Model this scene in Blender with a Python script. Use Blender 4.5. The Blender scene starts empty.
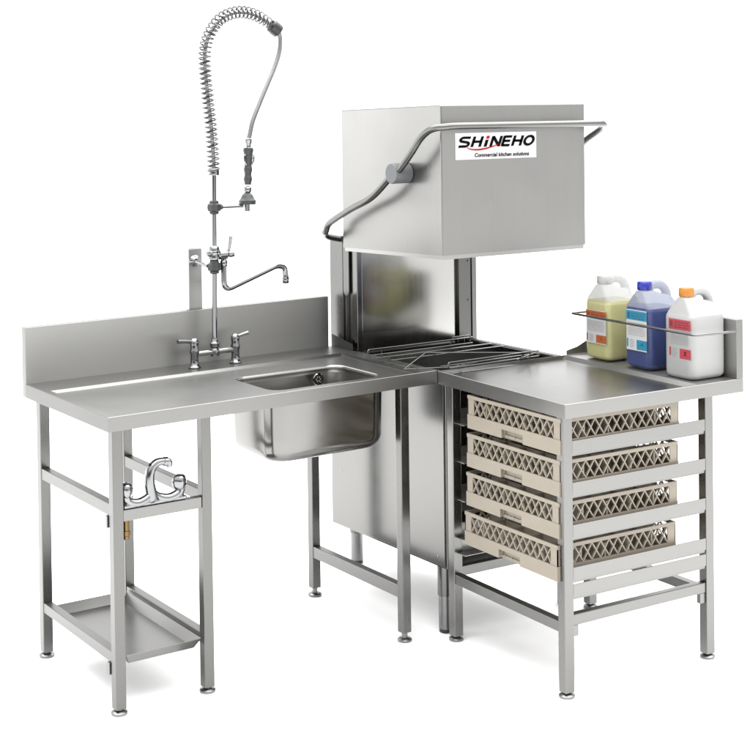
import bpy, bmesh, math, random
from mathutils import Vector, Matrix
random.seed(7)
SC = bpy.context.scene
COL = SC.collection
FL = -0.022            # floor height (worktops are near z = 0.87)

# ------------------------------------------------------------------ materials
def new_mat(name):
    m = bpy.data.materials.new(name); m.use_nodes = True
    nt = m.node_tree
    return m, nt, nt.nodes['Principled BSDF']

def steel(name, axis='z', base=0.40, rough=0.27, tint=(1.0, 0.993, 0.962), smudge=0.04, grain=0.03, bump=0.0, var=.025, fine=260):
    """brushed stainless steel, brushing lines along one object axis"""
    base *= .465
    m, nt, b = new_mat(name)
    N, Lk = nt.nodes, nt.links
    tc = N.new('ShaderNodeTexCoord')
    mp = N.new('ShaderNodeMapping')
    s = {'x': (3, fine, fine), 'y': (fine, 3, fine), 'z': (fine, fine, 3)}[axis]
    mp.inputs['Scale'].default_value = s
    Lk.new(tc.outputs['Object'], mp.inputs['Vector'])
    n1 = N.new('ShaderNodeTexNoise'); n1.inputs['Scale'].default_value = 1.0; n1.inputs['Detail'].default_value = 3
    Lk.new(mp.outputs['Vector'], n1.inputs['Vector'])
    n2 = N.new('ShaderNodeTexNoise'); n2.inputs['Scale'].default_value = 7.0; n2.inputs['Detail'].default_value = 4
    Lk.new(tc.outputs['Object'], n2.inputs['Vector'])
    r1 = N.new('ShaderNodeMapRange')
    r1.inputs['From Min'].default_value = 0.25; r1.inputs['From Max'].default_value = 0.75
    r1.inputs['To Min'].default_value = rough - grain * .6; r1.inputs['To Max'].default_value = rough + grain * .6
    Lk.new(n1.outputs['Fac'], r1.inputs['Value'])
    r2 = N.new('ShaderNodeMath'); r2.operation = 'MULTIPLY_ADD'
    r2.inputs[1].default_value = smudge * 2; r2.inputs[2].default_value = -smudge
    Lk.new(n2.outputs['Fac'], r2.inputs[0])
    ad = N.new('ShaderNodeMath'); ad.operation = 'ADD'; ad.use_clamp = True
    Lk.new(r1.outputs['Result'], ad.inputs[0]); Lk.new(r2.outputs[0], ad.inputs[1])
    Lk.new(ad.outputs[0], b.inputs['Roughness'])
    cr = N.new('ShaderNodeMapRange')
    cr.inputs['From Min'].default_value = 0.2; cr.inputs['From Max'].default_value = 0.8
    cr.inputs['To Min'].default_value = 1 - var; cr.inputs['To Max'].default_value = 1 + var
    mixn = N.new('ShaderNodeMath'); mixn.operation = 'MULTIPLY_ADD'; mixn.inputs[1].default_value = .5
    hf = N.new('ShaderNodeMath'); hf.operation = 'MULTIPLY'; hf.inputs[1].default_value = .5
    Lk.new(n2.outputs['Fac'], hf.inputs[0]); Lk.new(n1.outputs['Fac'], mixn.inputs[0]); Lk.new(hf.outputs[0], mixn.inputs[2])
    Lk.new(mixn.outputs[0], cr.inputs['Value'])
    vm = N.new('ShaderNodeVectorMath'); vm.operation = 'SCALE'
    vm.inputs[0].default_value = tuple(base * t for t in tint)
    Lk.new(cr.outputs['Result'], vm.inputs['Scale'])
    Lk.new(vm.outputs['Vector'], b.inputs['Base Color'])
    b.inputs['Metallic'].default_value = 1.0
    b.inputs['Anisotropic'].default_value = 0.0
    return m

def plain(name, col, rough=0.5, metal=0.0, var=0.06, scale=25, bump=0.0, **kw):
    col = tuple(c * (.475 if name != 'white_floor_paint' else 1) for c in col)
    m, nt, b = new_mat(name)
    N, Lk = nt.nodes, nt.links
    tc = N.new('ShaderNodeTexCoord')
    n = N.new('ShaderNodeTexNoise'); n.inputs['Scale'].default_value = scale; n.inputs['Detail'].default_value = 4
    Lk.new(tc.outputs['Object'], n.inputs['Vector'])
    r = N.new('ShaderNodeMapRange'); r.inputs['From Min'].default_value = .25; r.inputs['From Max'].default_value = .75
    r.inputs['To Min'].default_value = 1 - var; r.inputs['To Max'].default_value = 1 + var
    Lk.new(n.outputs['Fac'], r.inputs['Value'])
    vm = N.new('ShaderNodeVectorMath'); vm.operation = 'SCALE'; vm.inputs[0].default_value = col
    Lk.new(r.outputs['Result'], vm.inputs['Scale']); Lk.new(vm.outputs['Vector'], b.inputs['Base Color'])
    b.inputs['Roughness'].default_value = rough; b.inputs['Metallic'].default_value = metal
    for k, v in kw.items(): b.inputs[k].default_value = v
    if bump:
        bp = N.new('ShaderNodeBump'); bp.inputs['Strength'].default_value = bump; bp.inputs['Distance'].default_value = 0.001
        Lk.new(n.outputs['Fac'], bp.inputs['Height']); Lk.new(bp.outputs['Normal'], b.inputs['Normal'])
    return m

STX = steel('brushed_steel_along_x', 'x', rough=.36)
STY = steel('brushed_steel_along_y', 'y', base=.34, rough=.38)
STZ = steel('brushed_steel_vertical', 'z', base=.285)
STTOP = steel('worktop_steel', 'x', base=0.42, rough=0.36, grain=.03)
STTOPY = steel('worktop_steel_cross', 'y', base=0.42, rough=0.30, grain=.03)
STZT = steel('outlet_leg_steel', 'z', base=.37)
RUNM = steel('runner_steel', 'x', base=.43, rough=.34)
STPOL = steel('polished_steel', 'x', base=0.42, rough=0.16, grain=.03, smudge=.05)
STHOOD = steel('hood_steel', 'z', base=0.47, rough=0.31, grain=.04, smudge=.07, var=.04, fine=110)
STBACK = steel('chamber_steel', 'z', base=0.74, rough=0.15, grain=.03, smudge=.05)
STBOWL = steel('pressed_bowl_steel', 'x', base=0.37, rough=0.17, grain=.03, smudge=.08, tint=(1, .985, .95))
OSP = steel('outlet_lightened_steel', 'y', base=.78, rough=.42)  # steel lightened in colour for outlet parts that reflect too dark
STBOWLIN = steel('bowl_inside_lit_steel', 'x', base=.80, rough=.30)  # inner skin lightened in colour to offset the dim bowl interior
STSLOT = steel('slot_steel', 'z', base=0.65, rough=0.35)  # one even steel tone for the guide slot and screws
WIRE = plain('bright_wire', (.36, .36, .355), .22, 1.0, var=.05)
CHROME = plain('chrome', (.45, .455, .46), .05, 1.0, var=.03)
SPRING = plain('spring_steel', (.20, .20, .20), .22, 1.0)
BRASS = plain('brass', (.34, .22, .09), .35, 1.0)
RUBBER = plain('dark_grey_plastic', (.045, .047, .050), .45, var=.15, scale=60, bump=.2)
BLACK = plain('black_plastic', (.018, .018, .019), .35)
HUBGREY = plain('grey_plastic', (.17, .18, .19), .45)
GUNFOOT = plain('foot_steel', (.40, .40, .40), .33, 1.0)
BEIGE = plain('beige_crate_plastic', (.43, .375, .295), .5, var=.05, scale=18)
SIGNW = plain('white_sign_film', (.86, .86, .86), .4, var=.01)
INK = plain('black_ink', (.010, .010, .010), .8, **{'Specular IOR Level': 0.0})
REDINK = plain('red_ink', (.62, .015, .02), .8, **{'Specular IOR Level': 0.0})
TXT = plain('grey_print', (.50, .51, .53), .6)
ORANGE = plain('orange_print', (.72, .17, .035), .5, var=.18, scale=160)
CYAN = plain('cyan_print', (.02, .36, .58), .5, var=.12, scale=160)
CYAND = plain('dark_cyan_print', (.02, .17, .32), .5)
CRIM = plain('crimson_print', (.62, .05, .075), .5, var=.15, scale=160)
CRIMD = plain('dark_crimson_print', (.25, .02, .04), .5)
ORANGED = plain('dark_orange_print', (.42, .07, .02), .5)
LABELW = plain('white_label', (.98, .98, .99), .5, var=.02)
WHITEP = plain('white_can_plastic', (.60, .60, .59), .38, var=.015, **{'Subsurface Weight': .25, 'Subsurface Radius': (.01, .01, .01)})
CAPO = plain('orange_cap_plastic', (.72, .27, .02), .4)
CAPB = plain('blue_cap_plastic', (.02, .03, .48), .35)
CAPW = plain('white_cap_plastic', (.68, .68, .66), .4)
YEL = plain('yellow_liquid', (.95, .91, .42), .25, var=.02)
BLU = plain('blue_liquid', (.020, .056, .30), .25, var=.03)

def milky(name, col, alpha):
    m, nt, b = new_mat(name)
    N, Lk = nt.nodes, nt.links
    tc = N.new('ShaderNodeTexCoord')
    n = N.new('ShaderNodeTexNoise'); n.inputs['Scale'].default_value = 30
    Lk.new(tc.outputs['Object'], n.inputs['Vector'])
    b.inputs['Base Color'].default_value = (*col, 1); b.inputs['Roughness'].default_value = .35
    r = N.new('ShaderNodeMapRange'); r.inputs['To Min'].default_value = alpha - .06; r.inputs['To Max'].default_value = alpha + .06
    Lk.new(n.outputs['Fac'], r.inputs['Value'])
    tr = N.new('ShaderNodeBsdfTransparent'); mx = N.new('ShaderNodeMixShader')
    tl = N.new('ShaderNodeBsdfTranslucent'); tl.inputs['Color'].default_value = (*col, 1)
    m2 = N.new('ShaderNodeMixShader'); m2.inputs['Fac'].default_value = .4
    Lk.new(b.outputs[0], m2.inputs[1]); Lk.new(tl.outputs[0], m2.inputs[2])
    Lk.new(r.outputs['Result'], mx.inputs['Fac']); Lk.new(tr.outputs[0], mx.inputs[1]); Lk.new(m2.outputs[0], mx.inputs[2])
    Lk.new(mx.outputs[0], N['Material Output'].inputs['Surface'])
    return m
MILKY = milky('milky_can_plastic', (.33, .335, .33), .62)
WETC = milky('wetted_can_plastic', (.29, .29, .27), .14)
MILKYB = milky('bluish_can_plastic', (.24, .26, .33), .70)

# ------------------------------------------------------------------ mesh helpers
def BM(): return bmesh.new()

def box(bm, x0, x1, y0, y1, z0, z1, bev=0.0, mi=0):
    t = BM()
    bmesh.ops.create_cube(t, size=1)
    for v in t.verts:
        v.co = Vector((x0 + (v.co.x + .5) * (x1 - x0), y0 + (v.co.y + .5) * (y1 - y0), z0 + (v.co.z + .5) * (z1 - z0)))
    if bev: bmesh.ops.bevel(t, geom=list(t.edges), offset=bev, segments=2, affect='EDGES', profile=.5)
    merge(bm, t, mi)

def merge(bm, t, mi=0, M=None):
    if M is not None: t.transform(M)
    for f in t.faces: f.material_index = mi
    me = bpy.data.meshes.new('tmp'); t.to_mesh(me); t.free()
    bm.from_mesh(me); bpy.data.meshes.remove(me)

def smoothpath(pts, n=8):
    """Catmull-Rom through the points"""
    P = [Vector(p) for p in pts]; out = []
    for i in range(len(P) - 1):
        a = P[max(i - 1, 0)]; b = P[i]; c = P[i + 1]; d = P[min(i + 2, len(P) - 1)]
        for k in range(n):
            t = k / n
            out.append(.5 * ((2 * b) + (c - a) * t + (2 * a - 5 * b + 4 * c - d) * t * t + (3 * b - a - 3 * c + d) * t ** 3))
    out.append(P[-1]); return out

def roundpath(pts, r, n=6):
    """polyline with rounded corners"""
    P = [Vector(p) for p in pts]; out = [P[0]]
    for i in range(1, len(P) - 1):
        a, b, c = P[i - 1], P[i], P[i + 1]
        d1 = (a - b); d2 = (c - b); k = min(r, d1.length * .48, d2.length * .48)
        p0 = b + d1.normalized() * k; p2 = b + d2.normalized() * k
        for j in range(n + 1):
            t = j / n; out.append((1 - t) ** 2 * p0 + 2 * t * (1 - t) * b + t * t * p2)
    out.append(P[-1]); return out

def tube(bm, pts, r, seg=12, mi=0, cap=True, closed=False):
    P = [Vector(p) for p in pts]; n = len(P)
    R = r if callable(r) else (lambda t: r)
    rings = []; up = None
    for i, p in enumerate(P):
        if closed: d = P[(i + 1) % n] - P[i - 1]
        else: d = P[min(i + 1, n - 1)] - P[max(i - 1, 0)]
        d.normalize()
        if up is None:
            up = Vector((0, 0, 1)) if abs(d.z) < .9 else Vector((1, 0, 0))
        s = d.cross(up).normalized(); up = s.cross(d).normalized()
        rr = R(i / max(n - 1, 1))
        rings.append([bm.verts.new(p + (s * math.cos(a) + up * math.sin(a)) * rr) for a in (2 * math.pi * k / seg for k in range(seg))])
    m = n if closed else n - 1
    for i in range(m):
        A, B = rings[i], rings[(i + 1) % n]
        for k in range(seg):
            f = bm.faces.new((A[k], A[(k + 1) % seg], B[(k + 1) % seg], B[k])); f.material_index = mi; f.smooth = True
    if cap and not closed:
        f = bm.faces.new(rings[0][::-1]); f.material_index = mi
        f = bm.faces.new(rings[-1]); f.material_index = mi

def lathe(bm, prof, origin, axis=(0, 0, 1), seg=24, mi=0, wob=None):
    """prof: list of (radius, height) turned around axis from origin"""
    q = Vector((0, 0, 1)).rotation_difference(Vector(axis).normalized()).to_matrix(); o = Vector(origin)
    rings = []
    for r, h in prof:
        rings.append([bm.verts.new(o + q @ Vector((r * (1 + (wob(a, h) if wob else 0)) * math.cos(a), r * (1 + (wob(a, h) if wob else 0)) * math.sin(a), h)))
                      for a in (2 * math.pi * k / seg for k in range(seg))])
    for A, B in zip(rings, rings[1:]):
        for k in range(seg):
            f = bm.faces.new((A[k], A[(k + 1) % seg], B[(k + 1) % seg], B[k])); f.material_index = mi; f.smooth = True
    f = bm.faces.new(rings[0][::-1]); f.material_index = mi
    f = bm.faces.new(rings[-1]); f.material_index = mi

def rrect(x0, y0, x1, y1, r, n=6):
    pts = []
    for cx, cy, a0 in ((x1 - r, y1 - r, 0), (x0 + r, y1 - r, 90), (x0 + r, y0 + r, 180), (x1 - r, y0 + r, 270)):
        for k in range(n + 1):
            a = math.radians(a0 + 90 * k / n); pts.append((cx + r * math.cos(a), cy + r * math.sin(a)))
    return pts

def loops(bm, Ls, smooth=False, mi=0):
    rings = [[bm.verts.new(p) for p in L] for L in Ls]
    for A, B in zip(rings, rings[1:]):
        n = len(A)
        for k in range(n):
            f = bm.faces.new((A[k], A[(k + 1) % n], B[(k + 1) % n], B[k])); f.smooth = smooth; f.material_index = mi
    return rings

def fill_between(bm, outer, inner):
    es = []
    for R in (outer, inner):
        for k in range(len(R)):
            a, b = R[k], R[(k + 1) % len(R)]
            es.append(bm.edges.get((a, b)) or bm.edges.new((a, b)))
    bmesh.ops.triangle_fill(bm, edges=es, use_beauty=True)

# ------------------------------------------------------------------ objects
class Frame: pass
CUR = {}
def thing(name, label, cat, loc, group=None, M=None):
    o = bpy.data.objects.new(name, None); COL.objects.link(o)
    o.empty_display_size = .1
    loc = Vector(loc)
    o.matrix_world = (M or Matrix()) @ Matrix.Translation(loc)
    o['label'] = label; o['category'] = cat
    if group: o['group'] = group
    CUR[o.name] = loc
    return o

def obj(name, bm, mats, parent=None, label=None, fix=True, base=None):
    me = bpy.data.meshes.new(name)
    if fix: bmesh.ops.recalc_face_normals(bm, faces=bm.faces)
    o = bpy.data.objects.new(name, me)
    if parent is not None:
        root = parent
        while root.parent: root = root.parent
        bm.transform(Matrix.Translation(-CUR[root.name]))
        o.parent = parent
    bm.to_mesh(me); bm.free()
    flags = [p.use_smooth for p in me.polygons]
    if any(flags):
        me.set_sharp_from_angle(angle=math.radians(42))
        me.polygons.foreach_set('use_smooth', flags)
    for m in (mats if isinstance(mats, (list, tuple)) else [mats]): me.materials.append(m)
    COL.objects.link(o)
    if label: o['label'] = label
    return o

def by_normal(o, axis, sign, other):
    """keep the steel lightened against dim reflections on faces looking one way, the other elsewhere"""
    o.data.materials.append(other)
    for p in o.data.polygons: p.material_index = 0 if p.normal[axis] * sign > .5 else 1
    return o

def structure(name, bm, mats):
    o = obj(name, bm, mats); o['kind'] = 'structure'; return o

def shear(bm, f):
    for v in bm.verts: v.co.z += f(v.co)
    return bm

def text_bm(s, size, extrude=0.0004, shearx=0.0, offset=0.0, sx=1.0, spacing=1.0):
    cu = bpy.data.curves.new('txt', 'FONT'); cu.body = s; cu.size = size; cu.shear = shearx; cu.offset = offset
    cu.extrude = extrude; cu.space_character = spacing; cu.resolution_u = 6
    o = bpy.data.objects.new('txt', cu); COL.objects.link(o)
    dg = bpy.context.evaluated_depsgraph_get(); dg.update()
    me = bpy.data.meshes.new_from_object(o.evaluated_get(dg))
    b = BM(); b.from_mesh(me)
    bpy.data.objects.remove(o); bpy.data.curves.remove(cu); bpy.data.meshes.remove(me)
    for v in b.verts: v.co.x *= sx
    return b

# ------------------------------------------------------------------ floor
bm = BM(); bmesh.ops.create_circle(bm, cap_ends=True, segments=96, radius=7.5, matrix=Matrix.Translation((1.2, 1.2, FL)))
WHITEFLOOR = plain('white_floor_paint', (.96, .96, .96), .6, var=.005, scale=3)
structure('floor', bm, WHITEFLOOR)

# ------------------------------------------------------------------ sink table (world frame)
ST = lambda c: .0079 * (c.x - .6)
H = .870
sink = thing('sink_table', 'stainless steel sink table with tall splashback, undershelf and hanging bowl on slim square legs', 'sink table', (.6, .3, FL))

bm = BM()
R0 = [(0, 0), (1.195, 0), (1.195, .66), (0, .66)]
R1 = [(.024, .007), (1.132, .007), (1.132, .503), (.024, .503)]
R2 = [(.038, .014), (1.1295, .014), (1.1295, .4965), (.038, .4965)]
RD = .009
zz = lambda L, z: [(x, y, z) for x, y in L]
rg = loops(bm, [zz(R0, H - .044), zz(R0, H - .0015), zz([(x + (.0015 if x < .5 else -.0015), y + (.0015 if y < .3 else -.0015)) for x, y in R0], H), zz(R1, H), zz(R2, H - RD)])
BX0, BY0, BX1, BY1 = .600, .074, 1.024, .362
hole = rrect(BX0, BY0, BX1, BY1, .05, 8)
hl = [bm.verts.new((x, y, H - RD)) for x, y in hole]
fill_between(bm, rg[-1], hl)
# underside return of the skirt
und = loops(bm, [zz(R0, H - .044), zz([(.02, .02), (1.175, .02), (1.175, .64), (.02, .64)], H - .044)])
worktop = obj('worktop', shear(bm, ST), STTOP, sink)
worktop.data.materials.append(steel('skirt_shade_steel', 'y', base=.27, rough=.36))  # left-facing faces darkened in colour to look shaded
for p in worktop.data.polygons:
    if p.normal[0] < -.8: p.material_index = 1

bm = BM(); box(bm, 0, 1.176, .66, .690, H - .044, H + .187, .0015)
by_normal(obj('splashback', shear(bm, ST), steel('splash_lit_steel', 'x', base=.72, rough=.42), sink), 1, -1, STX)  # front face lightened to make up for the dim worktop it reflects
bm = BM()   # sloping return at the machine end of the splashback
vs = [bm.verts.new(p) for p in ((1.188, .6595, H + .001), (1.188, .52, H + .001), (1.188, .52, H + .022), (1.188, .6595, H + .045))]
f = bm.faces.new(vs); r = bmesh.ops.extrude_face_region(bm, geom=[f]); bmesh.ops.translate(bm, vec=(.004, 0, 0), verts=[v for v in r['geom'] if isinstance(v, bmesh.types.BMVert)])
obj('end_upstand', shear(bm, ST), STY, sink)

bm = BM()
def bowl_loop(ins, z, r): return [(x, y, z) for x, y in rrect(BX0 + ins, BY0 + ins, BX1 - ins, BY1 - ins, max(r - ins * .5, .01), 8)]
L = [bowl_loop(0, H - RD, .05), bowl_loop(.0012, H - RD - .0012, .05), bowl_loop(.0030, H - RD - .004, .05), bowl_loop(.0030, H - RD - .010, .05), bowl_loop(-.006, H - RD - .018, .055), bowl_loop(-.012, H - RD - .028, .06)]
for k in range(1, 5): L.append(bowl_loop(-.012 + .003 * k / 4, H - RD - .028 - .170 * k / 4, .06))
for k in range(1, 7):
    a = math.pi / 2 * k / 6; L.append(bowl_loop(-.009 + .036 * (1 - math.cos(a)), H - RD - .198 - .038 * math.sin(a), .065))
rg = loops(bm, L, smooth=True)
bm.faces.new(rg[-1])
n_in = len(bm.faces)
cx_, cy_ = (BX0 + BX1) / 2, (BY0 + BY1) / 2      # outer skin of the pressing, 1.5 mm outside the inner one
O = [[(x + math.copysign(.0015, x - cx_), y + math.copysign(.0015, y - cy_), z - .0015) for x, y, z in l] for l in L[5:]]
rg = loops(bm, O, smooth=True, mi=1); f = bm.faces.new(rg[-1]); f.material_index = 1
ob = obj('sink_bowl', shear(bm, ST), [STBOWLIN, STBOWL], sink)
bm = BM(); lathe(bm, [(.030, 0), (.032, .003), (.026, .006), (.012, .004)], (.81, .225, H - RD - .2358), seg=28)
obj('waste_strainer', shear(bm, ST), CHROME, ob)
bm = BM()
lathe(bm, [(.021, 0), (.022, .003), (.019, .005), (.014, .004), (.0135, .002)], (.935, .349, H - .050), axis=(0, -1, 0), seg=28)
for k in range(6):
    a = k * math.pi / 3; lathe(bm, [(.0028, .0), (.0028, .005), (.0015, .006)], (  .935 + .008 * math.cos(a), .349, H - .050 + .008 * math.sin(a)), axis=(0, -1, 0), seg=8)
obj('overflow_fitting', shear(bm, ST), CHROME, ob)

TW = .033
def leg(parent, x, y, ztop, w=TW, zf=FL, stem=.004, mat=None):
    bm = BM(); box(bm, x - w / 2, x + w / 2, y - w / 2, y + w / 2, zf + .0115 + stem, ztop, .002)
    o = obj('leg', bm, mat or STZ, parent)
    bm = BM(); lathe(bm, [(.023, 0), (.0245, .002), (.0245, .007), (.020, .011), (.010, .0125), (.0095, .012 + stem), (.009, .0125 + stem)], (x, y, zf), seg=28)
    obj('foot', bm, GUNFOOT, o); return o
SX = (.034, .326, 1.064); YF, YB = .027, .600
for x in SX:
    for y in (YF, YB):
        leg(sink, x, y, H - .008 + .0079 * (x - .6) - .012, stem=.019 if x > .5 else .005)
def rail(parent, name, x0, x1, y0, y1, z0, z1, m, bev=.002):
    bm = BM(); box(bm, x0, x1, y0, y1, z0, z1, bev); return obj(name, bm, m, parent)
h = TW / 2
for x in SX[:2]:
    rail(sink, 'side_rail', x - .0145, x + .0145, YF + h, YB - h, .564, .600, STY)
    rail(sink, 'lower_rail', x - .0145, x + .0145, YF + h, YB - h, .128, .160, STY)
rail(sink, 'front_rail', SX[0] + h, SX[1] - h, YF - .013, YF + .013, .548, .582, STX)
rail(sink, 'lower_rail', SX[2] - .0145, SX[2] + .0145, YF + h, YB - h, .122, .164, STY)
for z in (.528, .092):
    rail(sink, 'rail_bracket', SX[0] - .021, SX[0] - .0005 + .014, YF + h + .004, YF + h + .020, z, z + .0355, GUNFOOT, .001)
# undershelf with flared edges
bm = BM()
x0, x1, y0, y1, z = SX[0] + .016, SX[1] - .016, YF - .010, YB - .02, .1165
base = [(x0 + .022, y0 + .024, z), (x1 - .022, y0 + .024, z), (x1 - .022, y1 - .024, z), (x0 + .022, y1 - .024, z)]
bm.faces.new([bm.verts.new(p) for p in base])
up = .030
for a, b, na in (((0, 1), (0, -1), 0), ((1, 2), (1, 0), 0), ((2, 3), (0, 1), 0), ((3, 0), (-1, 0), 0)):
    p, q = Vector(base[a[0]]), Vector(base[a[1]]); n = Vector((b[0], b[1], 0)); t = (q - p).normalized()
    w = .022 if b[0] else .024
    bm.faces.new([bm.verts.new(v) for v in (p, q, q + n * w * .85 + Vector((0, 0, up)) + t * .014, p + n * w * .85 + Vector((0, 0, up)) - t * .014)])
bmesh.ops.remove_doubles(bm, verts=bm.verts, dist=.0005)
ob = obj('undershelf', bm, STTOPY, sink)
md = ob.modifiers.new('thick', 'SOLIDIFY'); md.thickness = .0022
# upright fixed behind the splashback that carries the spray
bm = BM(); box(bm, .616, .668, .6905, .716, H - .03, 1.270, .0015)
box(bm, .619, .665, .6935, .713, 1.268, 1.2715, 0)
obj('spray_bracket_post', bm, steel('post_steel', 'z', base=.74, rough=.4), sink)

# ------------------------------------------------------------------ pre-rinse spray
Y0 = .575
ZL = lambda x: H + ST(Vector((x, 0, 0)))
spray = thing('pre_rinse_spray', 'tall chrome pre-rinse spray with coiled spring hose standing on the sink table ledge', 'spray tap', (.655, Y0, ZL(.655)))
for x, tipx, tz in ((.575, .508, .968), (.735, .783, .974)):
    bm = BM()
    z = ZL(x)
    lathe(bm, [(.021, .0002), (.022, .004), (.017, .008), (.0145, .020), (.0135, .045), (.0165, .052), (.0165, .062), (.0135, .068), (.0150, .085), (.0145, .094), (.009, .101), (.002, .103)], (x, Y0, z), seg=28)
    o = obj('tap_pillar', bm, CHROME, spray)
    bm = BM()
    tube(bm, [(x, Y0, z + .090), (x * .5 + tipx * .5, Y0 - .004, (z + .09) * .45 + tz * .55), (tipx, Y0 - .008, tz)], lambda t: .0048 + .0022 * t, 12)
    obj('lever', bm, CHROME, o)
bm = BM()
tube(bm, [(.575, Y0, .917), (.735, Y0, .919)], .0095, 16)
lathe(bm, [(.014, -.014), (.016, -.01), (.016, .008), (.012, .014), (.0165, .018), (.0165, .032), (.0125, .036), (.0105, .050)], (.654, Y0, .917), seg=24)
obj('bridge', bm, CHROME, spray)
bm = BM(); tube(bm, [(.654, Y0, .94), (.657, Y0, 1.2), (.6605, Y0, 1.54)], .0088, 18)
riser = obj('riser_pipe', bm, CHROME, spray)
def collar(z, x=.658):
    bm = BM()
    lathe(bm, [(.013, -.024), (.0165, -.022), (.017, -.015), (.024, -.011), (.0255, 0), (.024, .011), (.017, .015), (.0165, .022), (.013, .024)], (x, Y0, z), seg=8)
    return bm
obj('collar', collar(1.214, .657), RUBBER, spray)
obj('collar', collar(1.421, .6595), RUBBER, spray)
bm = BM(); lathe(bm, [(.019, -.012), (.0195, -.008), (.0195, .010), (.017, .013)], (.6605, Y0, 1.545), seg=20)
obj('spring_base', bm, CHROME, spray)
# bracket arm to the post
bm = BM(); tube(bm, [(.640, Y0 + .015, 1.217), (.634, .655, 1.226), (.636, .6895, 1.227)], .0065, 12)
lathe(bm, [(.021, 0), (.021, .006), (.013, .012), (.0085, .016)], (.638, .690, 1.228), axis=(-.05, -1, 0), seg=24)
obj('bracket_arm', bm, CHROME, spray)
# spring + hose
path = [(.660, 1.545), (.6585, 1.60), (.652, 1.70), (.641, 1.80), (.632, 1.90), (.633, 1.965), (.650, 2.02), (.690, 2.072), (.742, 2.098), (.797, 2.102), (.845, 2.090), (.884, 2.070), (.908, 2.053)]
sp = smoothpath([(x, Y0, z) for x, z in path], 14)
# resample evenly
def resample(P, n):
    d = [0]
    for a, b in zip(P, P[1:]): d.append(d[-1] + (b - a).length)
    out = []; j = 0
    for i in range(n):
        t = d[-1] * i / (n - 1)
        while j < len(P) - 2 and d[j + 1] < t: j += 1
        k = (t - d[j]) / max(d[j + 1] - d[j], 1e-9); out.append(P[j].lerp(P[j + 1], min(k, 1)))
    return out, d[-1]
NT, PER = 46, 16
C, Ls = resample(sp, NT * PER + 1)
hel = []
for i, c in enumerate(C):
    d = (C[min(i + 1, len(C) - 1)] - C[max(i - 1, 0)]).normalized()
    s = Vector((0, 1, 0)); u = d.cross(s).normalized()
    a = 2 * math.pi * i / PER
    hel.append(c + (s * math.cos(a) + u * math.sin(a)) * (.0205 if i / len(C) < .93 else .0185))
bm = BM(); tube(bm, hel, .0031, 7)
obj('spring', bm, SPRING, spray)
hose2 = [(.908, 2.053), (.926, 2.040), (.934, 2.01), (.930, 1.965), (.912, 1.915), (.880, 1.850), (.848, 1.785), (.818, 1.72), (.805, 1.672), (.800, 1.655)]
bm = BM(); tube(bm, C[::6] , .0075, 12); tube(bm, smoothpath([(x, Y0, z) for x, z in hose2], 8), .0085, 14)
obj('hose', bm, plain('grey_hose', (.42, .43, .44), .3, .85, var=.06, scale=90), spray)
bm = BM(); lathe(bm, [(.020, -.019), (.0245, -.017), (.0255, 0), (.0245, .017), (.018, .019)], (.914, Y0, 2.048), axis=(.80, 0, -.60), seg=20)
obj('spring_cap', bm, BLACK, spray)
bm = BM(); lathe(bm, [(.008, 0), (.0125, -.004), (.0125, -.018), (.009, -.022), (.009, -.034), (.012, -.038)], (.7995, Y0, 1.660), seg=18)
obj('hose_connector', bm, CHROME, spray)
bm = BM()
prof = []
for k in range(30):
    t = k / 29; prof.append((.0145 + .0016 * math.sin(t * 24) + .0025 * (t < .3) - .001 * t, -.130 * t))
lathe(bm, prof, (.7985, Y0, 1.625), axis=(.03, 0, 1), seg=16)
hd = obj('spray_handle', bm, RUBBER, spray)
bm = BM(); tube(bm, roundpath([(.7985, Y0 - .004, 1.606), (.818, Y0 - .006, 1.60), (.816, Y0 - .006, 1.575), (.803, Y0 - .004, 1.560)], .01), .0028, 8)
tube(bm, roundpath([(.7985, Y0 - .004, 1.606), (.779, Y0 - .006, 1.60), (.780, Y0 - .006, 1.575), (.792, Y0 - .004, 1.560)], .01), .0028, 8)
obj('trigger_ring', bm, CHROME, hd)
bm = BM(); lathe(bm, [(.006, .014), (.0125, .009), (.0145, 0), (.0125, -.009), (.007, -.014)][::-1], (.7935, Y0, 1.478), seg=20)
obj('swivel_ball', bm, CHROME, spray)
bm = BM(); lathe(bm, [(.030, 0), (.0305, .002), (.0305, .014), (.026, .017), (.021, .028), (.0165, .036), (.010, .040), (.007, .046)], (.792, Y0, 1.426), seg=24)
obj('spray_head', bm, RUBBER, spray)
bm = BM(); tube(bm, [(.680, Y0, 1.4215), (.774, Y0, 1.421)], .0062, 14)
lathe(bm, [(.010, 0), (.010, .026), (.016, .026)], (.790, Y0, 1.402), seg=18)
lathe(bm, [(.010, 0), (.010, .014)], (.676, Y0, 1.4215), axis=(1, 0, 0), seg=8, mi=1)
obj('hook_arm', bm, [CHROME, RUBBER], spray)
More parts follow.
